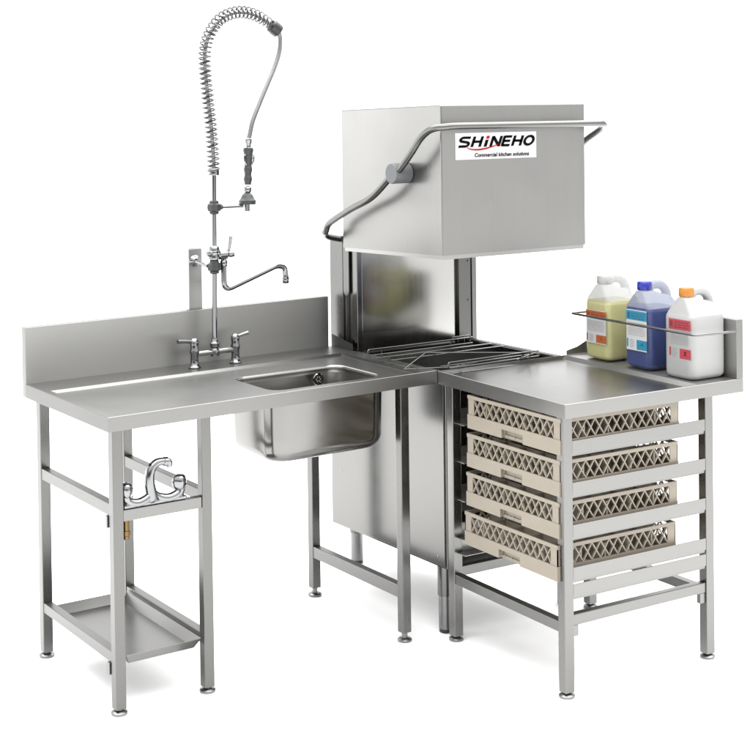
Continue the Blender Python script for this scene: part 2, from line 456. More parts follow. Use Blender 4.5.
# valve and swivel spout
bm = BM()
lathe(bm, [(.012, -.026), (.018, -.022), (.020, -.006), (.0165, 0), (.020, .006), (.018, .020), (.012, .026)], (.6575, Y0, 1.262), seg=24)
lathe(bm, [(.008, 0), (.012, .004), (.012, .020), (.0165, .024), (.0165, .052), (.011, .058), (.013, .066), (.012, .078), (.003, .081)], (.650, Y0 - .004, 1.254), axis=(1, -.06, .03), seg=22)
lathe(bm, [(.014, 0), (.014, .012), (.008, .018)], (.648, Y0, 1.262), axis=(-1, 0, 0), seg=18)
vv = obj('valve_body', bm, CHROME, spray)
bm = BM(); tube(bm, [(.709, Y0 - .008, 1.262), (.712, Y0 - .012, 1.285), (.716, Y0 - .014, 1.318)], lambda t: .0042 + .0026 * t, 12)
obj('valve_lever', bm, CHROME, vv)
bm = BM(); tube(bm, roundpath([(.692, Y0 - .004, 1.25), (.690, Y0 - .008, 1.128), (.902, Y0 - .012, 1.203), (.934, Y0 - .012, 1.195), (.936, Y0 - .012, 1.150)], .034, 10), .0102, 16)
lathe(bm, [(.0105, 0), (.0130, .003), (.0130, .018), (.0110, .022), (.0110, .030)], (.9362, Y0 - .012, 1.137), seg=18)
lathe(bm, [(.012, 0), (.0135, .003), (.0135, .018), (.010, .022)], (.692, Y0 - .0045, 1.214), seg=12)
obj('swivel_spout', bm, CHROME, spray)

# ------------------------------------------------------------------ mixer tap on the front rail
MY = .028; MZ = .5825
tap = thing('mixer_tap', 'chrome mixer tap with swan-neck spout mounted on the low front rail of the sink table', 'mixer tap', (.16, MY, MZ))
bm = BM()
box(bm, .056, .262, MY - .012, MY + .012, MZ + .0003, MZ + .012, .004)
# solid bridge web that sags between the valves
for sgn, xa, xb in ((1, .064, .150), (1, .247, .152)):
    pts = [(xa, MY, MZ + .042), (xa + (xb - xa) * .10, MY, MZ + .020), (xa + (xb - xa) * .45, MY, MZ + .010), (xa + (xb - xa) * .80, MY, MZ + .018), (xb, MY, MZ + .032)]
    tube(bm, smoothpath(pts, 8), lambda t: .0145, 14)
obj('tap_base', bm, CHROME, tap)
for x in (.066, .241):
    bm = BM(); lathe(bm, [(.014, .010), (.013, .020), (.011, .030), (.017, .036), (.0205, .044), (.0215, .058), (.0185, .070), (.011, .076), (.002, .077)], (x, MY, MZ), seg=24,
          wob=lambda a, h: (.10 * math.cos(4 * a) if h > .034 else 0))
    obj('tap_valve', bm, CHROME, tap)
bm = BM()
tube(bm, smoothpath([(.154, MY, MZ + .010), (.147, MY, MZ + .040), (.143, MY, MZ + .072), (.148, MY, MZ + .103), (.166, MY, MZ + .121), (.190, MY, MZ + .123)], 8), lambda t: .0205 - .0085 * t ** .6, 18)
lathe(bm, [(.0125, 0), (.0145, .002), (.0145, .014), (.009, .016)], (.188, MY, MZ + .122), axis=(1, 0, -.12), seg=20)
lathe(bm, [(.0085, 0), (.0085, .016)], (.2085, MY, MZ + .103), seg=16)
tube(bm, roundpath([(.195, MY, MZ + .121), (.2085, MY, MZ + .121), (.2085, MY, MZ + .108)], .01), .0105, 14)
obj('tap_spout', bm, CHROME, tap)
bm = BM(); lathe(bm, [(.0095, 0), (.0095, -.030), (.0125, -.031), (.0125, -.044), (.0095, -.046), (.0085, -.056)][::-1], (.066, MY, MZ - .0355), seg=8)
obj('brass_tail', bm, BRASS, tap)

# ------------------------------------------------------------------ dishwasher
HT = lambda c: -.0218 * (c.y - .2)
dw = thing('hood_dishwasher', 'stainless steel pass-through hood dishwasher with its hood raised and tubular lift handle', 'dishwasher', (1.46, .33, FL))
X0, X1, YF_, YB_ = 1.204, 1.722, -.0226, .695
bm = BM()
oc = [(X0, YF_), (X1, YF_), (X1, YB_), (X0, YB_)]
ic = [(X0 + .03, YF_ + .03), (X1 - .03, YF_ + .03), (X1 - .03, .50), (X0 + .03, .50)]
id_ = [(X0 + .05, YF_ + .05), (X1 - .05, YF_ + .05), (X1 - .05, .48), (X0 + .05, .48)]
rg = loops(bm, [zz(oc, .204), zz(oc, .8605), zz([(x + (.003 if x < 1.4 else -.003), y + (.003 if y < .3 else -.003)) for x, y in oc], .8635), zz(ic, .8635), zz(ic, .850), zz(id_, .72)])
bm.faces.new(rg[-1]); bm.faces.new(rg[0][::-1])
obj('cabinet', bm, steel('cabinet_steel', 'z', base=.35, rough=.20, grain=.03, smudge=.05), dw)
# side panel skin, front edge bead, base rail and screws
bm = BM(); box(bm, X0 - .0035, X0 - .0004, YF_ + .004, .640, .212, .8585, .001)
pn = obj('side_panel', bm, STHOOD if False else steel('panel_steel', 'z', base=.35, rough=.22, grain=.03, smudge=.05), dw)
for y, z in ((.622, .415), (.02, .83), (.62, .80), (.02, .24)):
    bm = BM(); lathe(bm, [(.003, 0), (.003, .0012), (.001, .0018)], (X0 - .0034, y, z), axis=(-1, 0, 0), seg=10); obj('panel_screw', bm, STSLOT, pn)
bm = BM(); tube(bm, [(X0 + .004, YF_ - .003, .206), (X0 + .004, YF_ - .003, .858)], .0042, 10)
box(bm, X0 + .012, X0 + .020, YF_ - .008, YF_ - .0004, .206, .856, .001)
obj('corner_bead', bm, STZ, dw)
bm = BM(); box(bm, X0 + .022, X1 - .012, YF_ - .006, YF_ - .0003, .21, .855, .001)
obj('front_panel', bm, steel('front_panel_steel', 'z', base=.26, rough=.24), dw)
bm = BM(); box(bm, 1.32, 1.62, .6955, .87, .20, .30, .002)
obj('rear_chassis', bm, STZ, dw)
# rear column
CT = 1.288
bm = BM()
box(bm, X0, 1.748, .602, .690, .8637, CT, .0015)
obj('column', bm, STZ, dw)
bm = BM()
box(bm, X0 + .018, X0 + .030, .555, .6015, .8637, 1.262, 0)
obj('guide_slot', bm, STSLOT, dw)
bm = BM()
box(bm, X0 + .004, X0 + .014, .586, .5905, .8637, 1.262, .0008)
box(bm, X0 + .001, X0 + .024, .507, .530, .8637, 1.262, .002)
box(bm, X0 + .006, X0 + .024, .535, .550, .8637, 1.262, .001)
obj('guide_rail', bm, STPOL, dw)
bm = BM()   # hanging guide tongue with a rounded end
pr = [(.5935, 1.262), (.5935, 1.088)] + [(.575 + .0185 * math.cos(a), 1.088 - .0185 * math.sin(a)) for a in [math.pi * k / 10 for k in range(1, 10)]] + [(.5565, 1.088), (.5565, 1.262)]
f = bm.faces.new([bm.verts.new((X0 + .001, y, z)) for y, z in pr]); r = bmesh.ops.extrude_face_region(bm, geom=[f])
bmesh.ops.translate(bm, vec=(-.004, 0, 0), verts=[v for v in r['geom'] if isinstance(v, bmesh.types.BMVert)])
obj('guide_tongue', bm, STZ, dw)
bm = BM(); box(bm, X0 + .0245, 1.664, .515, .522, .8637, 1.262, .001)
obj('back_panel', bm, STBACK, dw)
bm = BM(); box(bm, 1.6645, 1.700, .500, .600, .8637, 1.262, .001); box(bm, 1.701, 1.726, .503, .600, .8637, 1.262, .001)
for z in (1.20, 1.17, 1.02):
    lathe(bm, [(.004, 0), (.004, .003)], (1.713, .503, z), axis=(0, -1, 0), seg=10)
obj('guide_channel', bm, steel('dark_channel_steel', 'z', base=.22, rough=.3), dw)
bm = BM(); box(bm, 1.7265, 1.748, .498, .6015, .8637, 1.262, .001)
obj('guide_rail', bm, STZ, dw)
# hood
HX0, HX1, HY0, HY1, HZ0, HZ1 = 1.157, 1.788, -.085, .526, 1.262, 1.761
bm = BM()
hc = [(HX0, HY0), (HX1, HY0), (HX1, HY1), (HX0, HY1)]
ins = lambda L, d: [(x + (d if x < 1.4 else -d), y + (d if y < .2 else -d)) for x, y in L]
e = .004
hcr = [p for p in rrect(HX0, HY0, HX1, HY1, .006, 3)]
def hl_(d): return rrect(HX0 + d, HY0 + d, HX1 - d, HY1 - d, max(.006 - d * .5, .002), 3)
rg = loops(bm, [zz(hl_(.004), HZ0 + .001), zz(hl_(0), HZ0), zz(hl_(0), HZ1 - .004), zz(hl_(.0012), HZ1 - .0012), zz(hl_(.004), HZ1)])
bm.faces.new(rg[-1])
rg2 = loops(bm, [zz(hl_(.004), HZ0 + .001), zz(hl_(.006), HZ1 - .01)]); bm.faces.new(rg2[-1])
hood = obj('hood', shear(bm, HT), STHOOD, dw)
bm = BM()
for d, za, zb in ((.006, HZ0 - .0135, HZ0 + .002),):
    loops(bm, [zz(ins(hc, d), zb), zz(ins(hc, d), za), zz(ins(hc, d + .02), za), zz(ins(hc, d + .02), zb)])
obj('hood_edge_trim', shear(bm, HT), steel('bright_trim_steel', 'x', base=.62, rough=.3), hood)
# lift handle
hx0, hx1 = 1.100, 1.838
side = [(.548, 1.316), (.520, 1.347), (.385, 1.402), (.244, 1.452), (.114, 1.535), (.073, 1.553), (.002, 1.612), (-.045, 1.655), (-.088, 1.680)]
P = [(X0 - .001, .615, 1.276), (hx0 + .03, .585, 1.292), (hx0 + .004, .562, 1.308)] + [(hx0, y, z) for y, z in side] + [(hx0 + .004, -.124, 1.691), (hx0 + .022, -.152, 1.695), (hx0 + .058, -.166, 1.697)]
P += [(1.30, -.166, 1.697), (1.46, -.166, 1.697), (1.64, -.166, 1.697)]
P += [(hx1 - .075, -.166, 1.697), (hx1 - .030, -.158, 1.694), (hx1 - .004, -.130, 1.684), (hx1 + .004, -.090, 1.666), (hx1, -.045, 1.642)] + [(hx1, y, z) for y, z in side[:-2][::-1]] + [(hx1 - .004, .562, 1.308), (hx1 - .03, .585, 1.292), (1.7485, .615, 1.276)]
bm = BM(); tube(bm, smoothpath(P, 8), .0115, 16)
hb = obj('lift_handle', bm, steel('handle_steel', 'x', base=.30, rough=.28), dw)
for xa, ax in ((HX0 - .0003, -1), (HX1 + .0003, 1)):
    bm = BM(); lathe(bm, [(.032, 0), (.0345, .002), (.0345, .066), (.0325, .070), (.012, .0705)], (xa, .108, 1.537), axis=(ax, 0, 0), seg=40)
    obj('handle_hub', bm, HUBGREY, hb)
# sign
SXa, SXb, SZa, SZb = 1.214, 1.563, 1.577, 1.666
YS = HY0 - .0012
bm = BM(); box(bm, SXa, SXb, YS, HY0 - .0002, SZa, SZb, 0)
sg = obj('sign_plate', shear(bm, HT), SIGNW, dw)
def fit_text(t, xa, xb, za, zb):
    xs = [v.co.x for v in t.verts]; ys = [v.co.y for v in t.verts]
    ax, bx, ay, by = min(xs), max(xs), min(ys), max(ys)
    for v in t.verts:
        x = xa + (v.co.x - ax) / (bx - ax) * (xb - xa); z = za + (v.co.y - ay) / (by - ay) * (zb - za); d = v.co.z
        v.co = Vector((x, YS - .0006 + d, z))
    return t
w, hgt = SXb - SXa, SZb - SZa
fx = lambda u: SXa + u * w
fz = lambda u: SZb - u * hgt
def strokes(bm, segs, th, sh, x0, z0, sx, sz):
    """heavy italic lettering from flat strokes: each seg a polyline in a unit letter box"""
    for pl, closed in segs:
        n = len(pl); L_, R_ = [], []
        P = [Vector((x * sx, y * sz)) for x, y in pl]
        for i in range(n):
            if closed: a, b = P[i - 1], P[(i + 1) % n]; d1 = (P[i] - a).normalized(); d2 = (b - P[i]).normalized()
            else:
                d1 = (P[i] - P[i - 1]).normalized() if i else (P[1] - P[0]).normalized()
                d2 = (P[i + 1] - P[i]).normalized() if i < n - 1 else d1
            t = (d1 + d2).normalized(); nrm = Vector((-t.y, t.x)); k = 1 / max(nrm.dot(Vector((-d1.y, d1.x))), .5)
            o_ = Vector((nrm.x * th, nrm.y * th * .70)) * k; L_.append(P[i] + o_); R_.append(P[i] - o_)
        mk = lambda p: bm.verts.new((x0 + p.x + sh * p.y, YS - .0008, z0 + p.y))
        Lv, Rv = [mk(p) for p in L_], [mk(p) for p in R_]
        for i in range(n if closed else n - 1):
            j = (i + 1) % n; bm.faces.new((Lv[i], Lv[j], Rv[j], Rv[i]))
arc = lambda cx, cy, rx, ry, a0, a1, n=8: [(cx + rx * math.cos(math.radians(a0 + (a1 - a0) * k / n)), cy + ry * math.sin(math.radians(a0 + (a1 - a0) * k / n))) for k in range(n + 1)]
GL = {
 'S': [(([(.98, .90)] + arc(.32, .72, .30, .19, 80, 270, 8)[0:9] + arc(.66, .27, .30, .20, 90, -90, 8) + [(.02, .07)]), False)],
 'H': [([(.08, 0), (.08, 1)], False), ([(.92, 0), (.92, 1)], False), ([(.08, .5), (.92, .5)], False)],
 'i': [([(.5, 0), (.5, .66)], False)],
 'N': [([(.08, 0), (.08, 1)], False), ([(.10, .95), (.90, .05)], False), ([(.92, 0), (.92, 1)], False)],
 'E': [([(.08, 0), (.08, 1)], False), ([(.08, .92), (.98, .92)], False), ([(.08, .5), (.90, .5)], False), ([(.08, .08), (.98, .08)], False)],
 'O': [(arc(.5, .5, .45, .42, 0, 345, 23), True)],
}
bm = BM(); red = BM()
zb_, zt_ = fz(.53), fz(.14); lh = zt_ - zb_; SH = .42
for ch, u, wu in (('S', .032, .118), ('H', .186, .112), ('i', .332, .05), ('N', .414, .118), ('E', .556, .102), ('H', .684, .114), ('O', .826, .120)):
    strokes(bm, GL[ch], (.0058 if ch != 'i' else .0064), SH, fx(u), zb_, wu * w, lh)
for v in bm.verts: v.co.y = YS - .0008
shear(bm, HT)
obj('lettering', bm, INK, sg, fix=False)
dotx = fx(.332) + .025 * w + SH * lh * .88
vs = [red.verts.new((dotx + a + SH * b, YS - .0010, zb_ + lh * .88 + b)) for a, b in ((-.0062, -.004), (.0062, -.004), (.0062, .0055), (-.0062, .0055))]
red.faces.new(vs)
sw = [(.140, .46, .004), (.142, .545, .011), (.170, .60, .018), (.23, .635, .026), (.30, .63, .028), (.38, .59, .026), (.46, .52, .020), (.52, .455, .010), (.56, .41, .003)]
cp = smoothpath([(fx(u), 0, fz(v)) for u, v, t in sw], 5)
tk = smoothpath([(t * hgt, 0, 0) for u, v, t in sw], 5)
A = []; B = []
for i, p in enumerate(cp):
    d = (cp[min(i + 1, len(cp) - 1)] - cp[max(i - 1, 0)]).normalized(); n = Vector((-d.z, 0, d.x)); t = max(tk[i].x, .0002)
    q = p + n * t; A.append(red.verts.new((q.x, YS - .0014, q.z))); q = p - n * t; B.append(red.verts.new((q.x, YS - .0014, q.z)))
for i in range(len(A) - 1): red.faces.new((A[i], A[i + 1], B[i + 1], B[i]))
obj('red_swoosh', shear(red, HT), REDINK, sg, fix=False)
t = fit_text(text_bm('Commercial kitchen solutions', 1, extrude=0, shearx=.16, offset=.026), fx(.23), fx(.905), fz(.915), fz(.765))
for v in t.verts: v.co.y = YS - .0008
obj('tagline', shear(t, HT), INK, sg, fix=False)
# rack guide wires
bm = BM()
W = .0024
def hairpin(x0, x1, y, za, zb, dy=0.0):
    tube(bm, [(x1, y, za)] + roundpath([(x0 + .02, y, za), (x0, y, za), (x0, y + dy, zb), (x0 + .02, y + dy, zb)], .012, 5) + [(x1, y + dy, zb)], W, 8)
hairpin(1.135, 1.60, .335, .907, .886)
tube(bm, [(1.135, .285, .884), (1.655, .285, .884)], W, 8)
tube(bm, [(1.15, .215, .884), (1.655, .215, .884)], W, 8)
hairpin(1.215, 1.61, -.032, .903, .884)
tube(bm, [(1.215, .012, .884), (1.61, .012, .884)], W, 8)
for x in (1.195, 1.50, 1.59):
    tube(bm, [(x, .335, .910), (x, .335, .880), (x, .275, .880)], W, 8)
for x in (1.29, 1.57):
    tube(bm, [(x, -.032, .906), (x, -.032, .880), (x, .020, .880)], W, 8)
tube(bm, [(1.135, .345, .880), (1.135, .03, .880)], W, 8)
tube(bm, [(1.640, .345, .882), (1.640, .0, .882)], W, 8)
# slanted corner guide loop
tube(bm, roundpath([(1.085, .045, .884), (1.310, .230, .893), (1.615, -.012, .893), (1.50, -.085 + .04, .884)], .012, 4), W, 8)
tube(bm, [(1.085, .045, .884), (1.24, -.02, .884), (1.36, .0, .884)], W, 8)
for x in (1.52, 1.545, 1.575):   # small stack of clips at the back right
    tube(bm, [(x, .352, .878), (x, .352,   .914)], W * .9, 8)
tube(bm, [(1.52, .352, .912), (1.60, .352, .912), (1.60, .352, .880)], W, 8)
obj('rack_guide', bm, WIRE, dw)
bm = BM(); box(bm, 1.694, 1.7235, YF_ + .002, .497, .8640, .8735, .002)
obj('rim_seal', bm, RUBBER, dw)
for x, y in ((1.228, .016), (1.745, .004), (1.405, .838)):
    bm = BM(); lathe(bm, [(.027, .105), (.0275, .11), (.0275, .2035)] if y < .5 else [(.0275, .10), (.0275, .1995)], (x, y, 0), seg=28)
    o = obj('leg', bm, STZ, dw)
    bm = BM(); lathe(bm, [(.0245, FL + .014), (.0245, .108)], (x, y, 0), seg=28); lathe(bm, [(.021, FL), (.0235, FL + .003), (.0235, FL + .014)], (x, y, 0), seg=28, mi=1)
    obj('foot', bm, [GUNFOOT, BLACK], o)

# ------------------------------------------------------------------ crate table (own frame: x along its front, y = 0 at the machine side)
TM = Matrix.Translation((1.1935, -.0026, 0)) @ Matrix.Rotation(math.radians(-1.98), 4, 'Z')
TT = lambda c: .0085 * (c.y + .347)
TWd, TD = .742, .669
tt = thing('crate_table', 'stainless steel outlet table with low splashback and rail slots for dish crates', 'outlet table', (.31, -.35, FL), M=TM)
bm = BM()
R0 = [(0, -TD), (TWd, -TD), (TWd, 0), (0, 0)]
R1 = [(.009, -TD + .007), (.545, -TD + .007), (.545, -.004), (.009, -.004)]
R2 = [(.018, -TD + .014), (.531, -TD + .014), (.531, -.008), (.018, -.008)]
rg = loops(bm, [zz(R0, H - .044), zz(R0, H - .0015), zz([(x + (.0015 if x < .5 else -.0015), y + (.0015 if y < -.3 else -.0015)) for x, y in R0], H), zz(R1, H), zz(R2, H - .013)])
bm.faces.new(rg[-1])
for f_ in bm.faces:
    if f_.calc_center_median().z > H - .0128 and f_.calc_center_median().x > .5: f_.material_index = 1
loops(bm, [zz(R0, H - .044), zz([(.02, -TD + .02), (TWd - .02, -TD + .02), (TWd - .02, -.02), (.02, -.02)], H - .044)])
obj('worktop', shear(bm, TT), [steel('outlet_top_steel', 'y', base=.46, rough=.30), steel('outlet_rim_lit_steel', 'y', base=.70, rough=.44)], tt)  # ledge and step coloured lighter than the top so they look lit
bm = BM(); box(bm, .714, .742, -TD, 0, H - .0435 + .044, H + .192, .0015)
by_normal(obj('splashback', shear(bm, TT), OSP, tt), 0, -1, STX)  # inward face lightened against its dark reflection
bm = BM()
vs = [bm.verts.new(p) for p in ((.7135, -.006, H + .0008), (.7135, -.006, H + .075), (.60, -.006, H + .026), (.551, -.006, H + .016), (.551, -.006, H + .0008))]
f = bm.faces.new(vs); r = bmesh.ops.extrude_face_region(bm, geom=[f]); bmesh.ops.translate(bm, vec=(0, .004, 0), verts=[v for v in r['geom'] if isinstance(v, bmesh.types.BMVert)])
obj('end_upstand', shear(bm, TT), OSP, tt)  # same lightened steel, since the upstand reflects dark
LX = (.0175, .598); LY = (-.6425, -.064)
for x in LX:
    for y in LY: leg(tt, x, y, H - .040 + .0085 * (y + .347) - .0005, .034, mat=STZT)
hw = .017
CZ = [.708, .582, .4545, .326, .275]
def runner(y_out, sgn, z):
    """angle runner between two legs: upright web flush with the leg face, ledge under the crate"""
    bm = BM()
    ya, yb = sorted((y_out, y_out + sgn * .003))
    xa, xb = LX[0] + hw + .0005, LX[1] - hw - .0005
    box(bm, xa, xb, ya, yb, z + .0065, z + .044, .0008)
    ya, yb = sorted((y_out + sgn * .0002, y_out + sgn * .045))
    box(bm, xa, xb, ya, yb, z - .0035, z - .0003 + .0068, .0008) if False else box(bm, xa - .018, xb, *sorted((y_out + sgn * .0035, y_out + sgn * .055)), z - .0032, z - .0004, .0006)
    ya, yb = sorted((y_out + sgn * .0034, y_out + sgn * .0060)); box(bm, xa, xb, ya, yb, z - .0003, z + .012, 0)
    return bm
for z in CZ:
    obj('crate_runner', runner(LY[0] - hw + .001, 1, z), RUNM, tt)
    obj('crate_runner', runner(LY[1] - hw - .004, -1, z) if False else runner(LY[1] + hw - .02, -1, z), OSP, tt)  # back runners in lighter steel to offset the dark beside the crates
# lower rails
rail(tt, 'lower_rail', LX[0] + hw, LX[1] - hw, LY[0] - .012, LY[0] + .013, .193, .226, STX)
rail(tt, 'lower_rail', LX[0] + hw, LX[1] - hw, LY[1] - .013, LY[1] + .013, .193, .226, STX)
for x in LX:
    rail(tt, 'lower_rail', x - .014, x + .014, LY[0] + hw - .001, LY[1] - hw + .001, .172, .2045, STY)
rail(tt, 'rail_bracket', LX[0] + hw + .0005, LX[0] + hw + .022, LY[0] - .010, LY[0] + .006, .160, .1925, GUNFOOT, .001)
rail(tt, 'rail_bracket', LX[1] - hw - .022, LX[1] - hw - .0005, LY[0] - .010, LY[0] + .006, .160, .1925, GUNFOOT, .001)
# bottle guard rod
bm = BM(); tube(bm, roundpath([(.7138, -.052, 1.028), (.62, -.048, 1.0275), (.540, -.040, 1.027), (.540, -.662, 1.024), (.62, -.664, 1.023), (.7138, -.664, 1.022)], .02, 5), .0043, 10)
obj('bottle_guard', shear(bm, lambda c: 0), WIRE, tt)

# ------------------------------------------------------------------ dish crates
cx0, cx1, cy0, cy1, ch = .0, .477, -.648, -.170, .110
def crate_wall(bm, p, q, n):
    """one side from p to q (plan), outward normal n"""
    p, q, n = Vector(p), Vector(q), Vector(n); t = (q - p); Ln = t.length; t.normalize()
    T_ = .0035
    def slab(a, b, z0, z1, o0, o1, rot=None):
        b2 = BM(); bmesh.ops.create_cube(b2, size=1)
        for v in b2.verts:
            c = p + t * (a + (v.co.x + .5) * (b - a)) + n * (o0 + (v.co.y + .5) * (o1 - o0))
            v.co = Vector((c.x, c.y, z0 + (v.co.z + .5) * (z1 - z0)))
        merge(bm, b2)
    m = .033
    c = Ln / 2 - .003 * 0; g = .055
    slab(0, c - g, .002, .047, -T_, .0022); slab(c + g, Ln, .002, .047, -T_, .0022); slab(c - g, c + g, .030, .047, -T_, .0022)
    slab(c - g - .002, c + g + .002, .000, .030, -.016, -.0125)       # recessed hand grip
    slab(c - g - .002, c + g + .002, .028, .0305, -.016, -T_ - .0001); slab(c - g - .003, c - g, .002, .030, -.016, -T_ - .0001); slab(c + g, c + g + .003, .002, .030, -.016, -T_ - .0001)
    slab(0, m, .0472, .0985, -T_, 0); slab(Ln - m, Ln, .0472, .0985, -T_, 0); slab(-.0005, Ln + .0005, .0987, ch, -T_, .0012)
    # diamond lattice
    z0, z1 = .0468, .0990; x0, x1 = m - .001, Ln - m + .001; N_ = 12; pp = (x1 - x0) / N_; th = .0019
    for k in range(-1, N_ + 1):
        for s in (1, -1):
            xa = x0 + k * pp if s > 0 else x0 + (k + 1) * pp; xb = xa + s * pp; za, zb = z0, z1
            def clip(xa, za, xb, zb):
                if xa < x0: r = (x0 - xa) / (xb - xa); xa, za = x0, za + r * (zb - za)
                if xa > x1: r = (x1 - xa) / (xb - xa); xa, za = x1, za + r * (zb - za)
                return xa, za
            xa, za = clip(xa, za, xb, zb); xb, zb = clip(xb, zb, xa, za)
            if zb - za < .004: continue
            d = Vector((xb - xa, zb - za)); d.normalize(); nn = Vector((-d.y, d.x)) * th
            vs = []
            dep = (-T_ - .004, -.0003 - (.0006 if s > 0 else 0))
            for o in dep:
                for (X, Z) in ((xa + nn.x, za + nn.y), (xa - nn.x, za - nn.y), (xb - nn.x, zb - nn.y), (xb + nn.x, zb + nn.y)):
                    w3 = p + t * X + n * o; vs.append(bm.verts.new((w3.x, w3.y, Z)))
            for f in ((0, 1, 2, 3), (7, 6, 5, 4), (0, 4, 5, 1), (1, 5, 6, 2), (2, 6, 7, 3), (3, 7, 4, 0)): bm.faces.new([vs[i] for i in f])
bm = BM()
crate_wall(bm, (cx0, cy1), (cx0, cy0), (-1, 0)); crate_wall(bm, (cx0, cy0), (cx1, cy0), (0, -1))
crate_wall(bm, (cx1, cy0), (cx1, cy1), (1, 0)); crate_wall(bm, (cx1, cy1), (cx0, cy1), (0, 1))
crate_labels = ['beige lattice dish crate in the top slot, right under the outlet table top',
                'second beige lattice dish crate from the top of the outlet table rack',
                'third beige lattice dish crate down, directly above the bottom crate',
                'lowest beige lattice dish crate, above the empty rail slot']
crate = thing('dish_crate', crate_labels[0], 'dish crate', ((cx0 + cx1) / 2, (cy0 + cy1) / 2, 0), 'beige dish crates slotted in the outlet table', M=TM)
body = obj('crate_wall', bm, BEIGE, crate)
bm = BM()
nb = 12
for k in range(nb + 1):
    u = cx0 + .012 + (cx1 - cx0 - .024) * k / nb; box(bm, u - .003, u + .003, cy0 + .008, cy1 - .008, .004, .012)
    u = cy0 + .012 + (cy1 - cy0 - .024) * k / nb; box(bm, cx0 + .008, cx1 - .008, u - .003, u + .003, .0055, .0135)
obj('base_grid', bm, BEIGE, crate)
bm = BM()
for k in range(1, 5):
    u = cx0 + (cx1 - cx0) * k / 5; box(bm, u - .002, u + .002, cy0 + .005, cy1 - .005, .016, .088)
    u = cy0 + (cy1 - cy0) * k / 5; box(bm, cx0 + .005, cx1 - .005, u - .002, u + .002, .0155, .0875)
obj('divider', bm, BEIGE, crate)
czs = [.7085, .5825, .455, .3265]; off = [(0, 0), (-.001, .004), (-.002, .008), (-.008, .011)]
base_m = crate.matrix_world.copy()
for i in range(4):
    if i == 0: c = crate
    else:
        c = crate.copy(); COL.objects.link(c); c['label'] = crate_labels[i]
        for chd in list(crate.children):
            k = chd.copy(); COL.objects.link(k); k.parent = c
    c.matrix_world = base_m @ Matrix.Translation((off[i][0], off[i][1], czs[i]))

# ------------------------------------------------------------------ chemical cans
CW, CD = .134, .152
def eval_mesh(o, name):
    dg = bpy.context.evaluated_depsgraph_get(); dg.update()
    me = bpy.data.meshes.new_from_object(o.evaluated_get(dg)); me.name = name
    old = o.data; bpy.data.objects.remove(o); bpy.data.meshes.remove(old); return me
def can_shell(ins, ztop=None):
    bm = BM(); hy = CW / 2 - ins
    def lp(z, d, r): return [(x, y, z) for x, y in rrect(ins + d, -hy + d, CD - ins - d, hy - d, r, 6)]
    L = [lp(ins + .0, .016, .02), lp(ins + .004, .007, .022), lp(ins + .012, .001, .022), lp(ins + .03, 0, .022), lp(.198, 0, .022), lp(.206, .002, .022)]
    rg = loops(bm, L)
    top = [(x, y, .2135) for x, y in rrect(ins + .008, -hy + .008, CD - ins - .008, hy - .008, .022, 6)]
    tv = [bm.verts.new(p) for p in top]; n = len(tv)
    for k in range(n): bm.faces.new((rg[-1][k], rg[-1][(k + 1) % n], tv[(k + 1) % n], tv[k]))
    bm.faces.new(tv); bm.faces.new(rg[0][::-1])
    # shoulder rising to the neck
    sh = BM()
    pts = []
    for z, xa, xb, wy in ((.195, .002, CD - .002, CW / 2 - .002), (.213, .005, CD - .003, CW / 2 - .008), (.240, .012, .134, .040), (.262, .016, .070, .025)):
        for x, y in rrect(xa + ins, -wy + ins, xb - ins, wy - ins, .016, 4): pts.append(sh.verts.new((x, y, z - ins)))
    bmesh.ops.convex_hull(sh, input=pts)
    merge(bm, sh)
    if ins < .001:
        lathe(bm, [(.021, .25), (.021, .272)], (.040, 0, 0), seg=24)
        hp = smoothpath([(.046, 0, .262), (.070, 0, .2785), (.104, 0, .279), (.129, 0, .264), (.1405, 0, .236), (.141, 0, .20)], 8)
        tube(bm, hp, .0160, 14)
    bmesh.ops.recalc_face_normals(bm, faces=bm.faces)
    me = bpy.data.meshes.new('can'); bm.to_mesh(me); bm.free()
    o = bpy.data.objects.new('can', me); COL.objects.link(o)
    md = o.modifiers.new('r', 'REMESH'); md.mode = 'VOXEL'; md.voxel_size = .0024; md.use_smooth_shade = True
    md = o.modifiers.new('s', 'SMOOTH'); md.iterations = 6; md.factor = .5
    me = eval_mesh(o, 'can_body')
    for p in me.polygons: p.use_smooth = True
    return me
can_mesh = can_shell(0)
inner = can_shell(.0032)
b = BM(); b.from_mesh(inner); bmesh.ops.bisect_plane(b, geom=b.verts[:] + b.edges[:] + b.faces[:], plane_co=(0, 0, .208), plane_no=(0, 0, 1), clear_outer=True)
bmesh.ops.holes_fill(b, edges=[e_ for e_ in b.edges if e_.is_boundary]); b.to_mesh(inner); b.free()

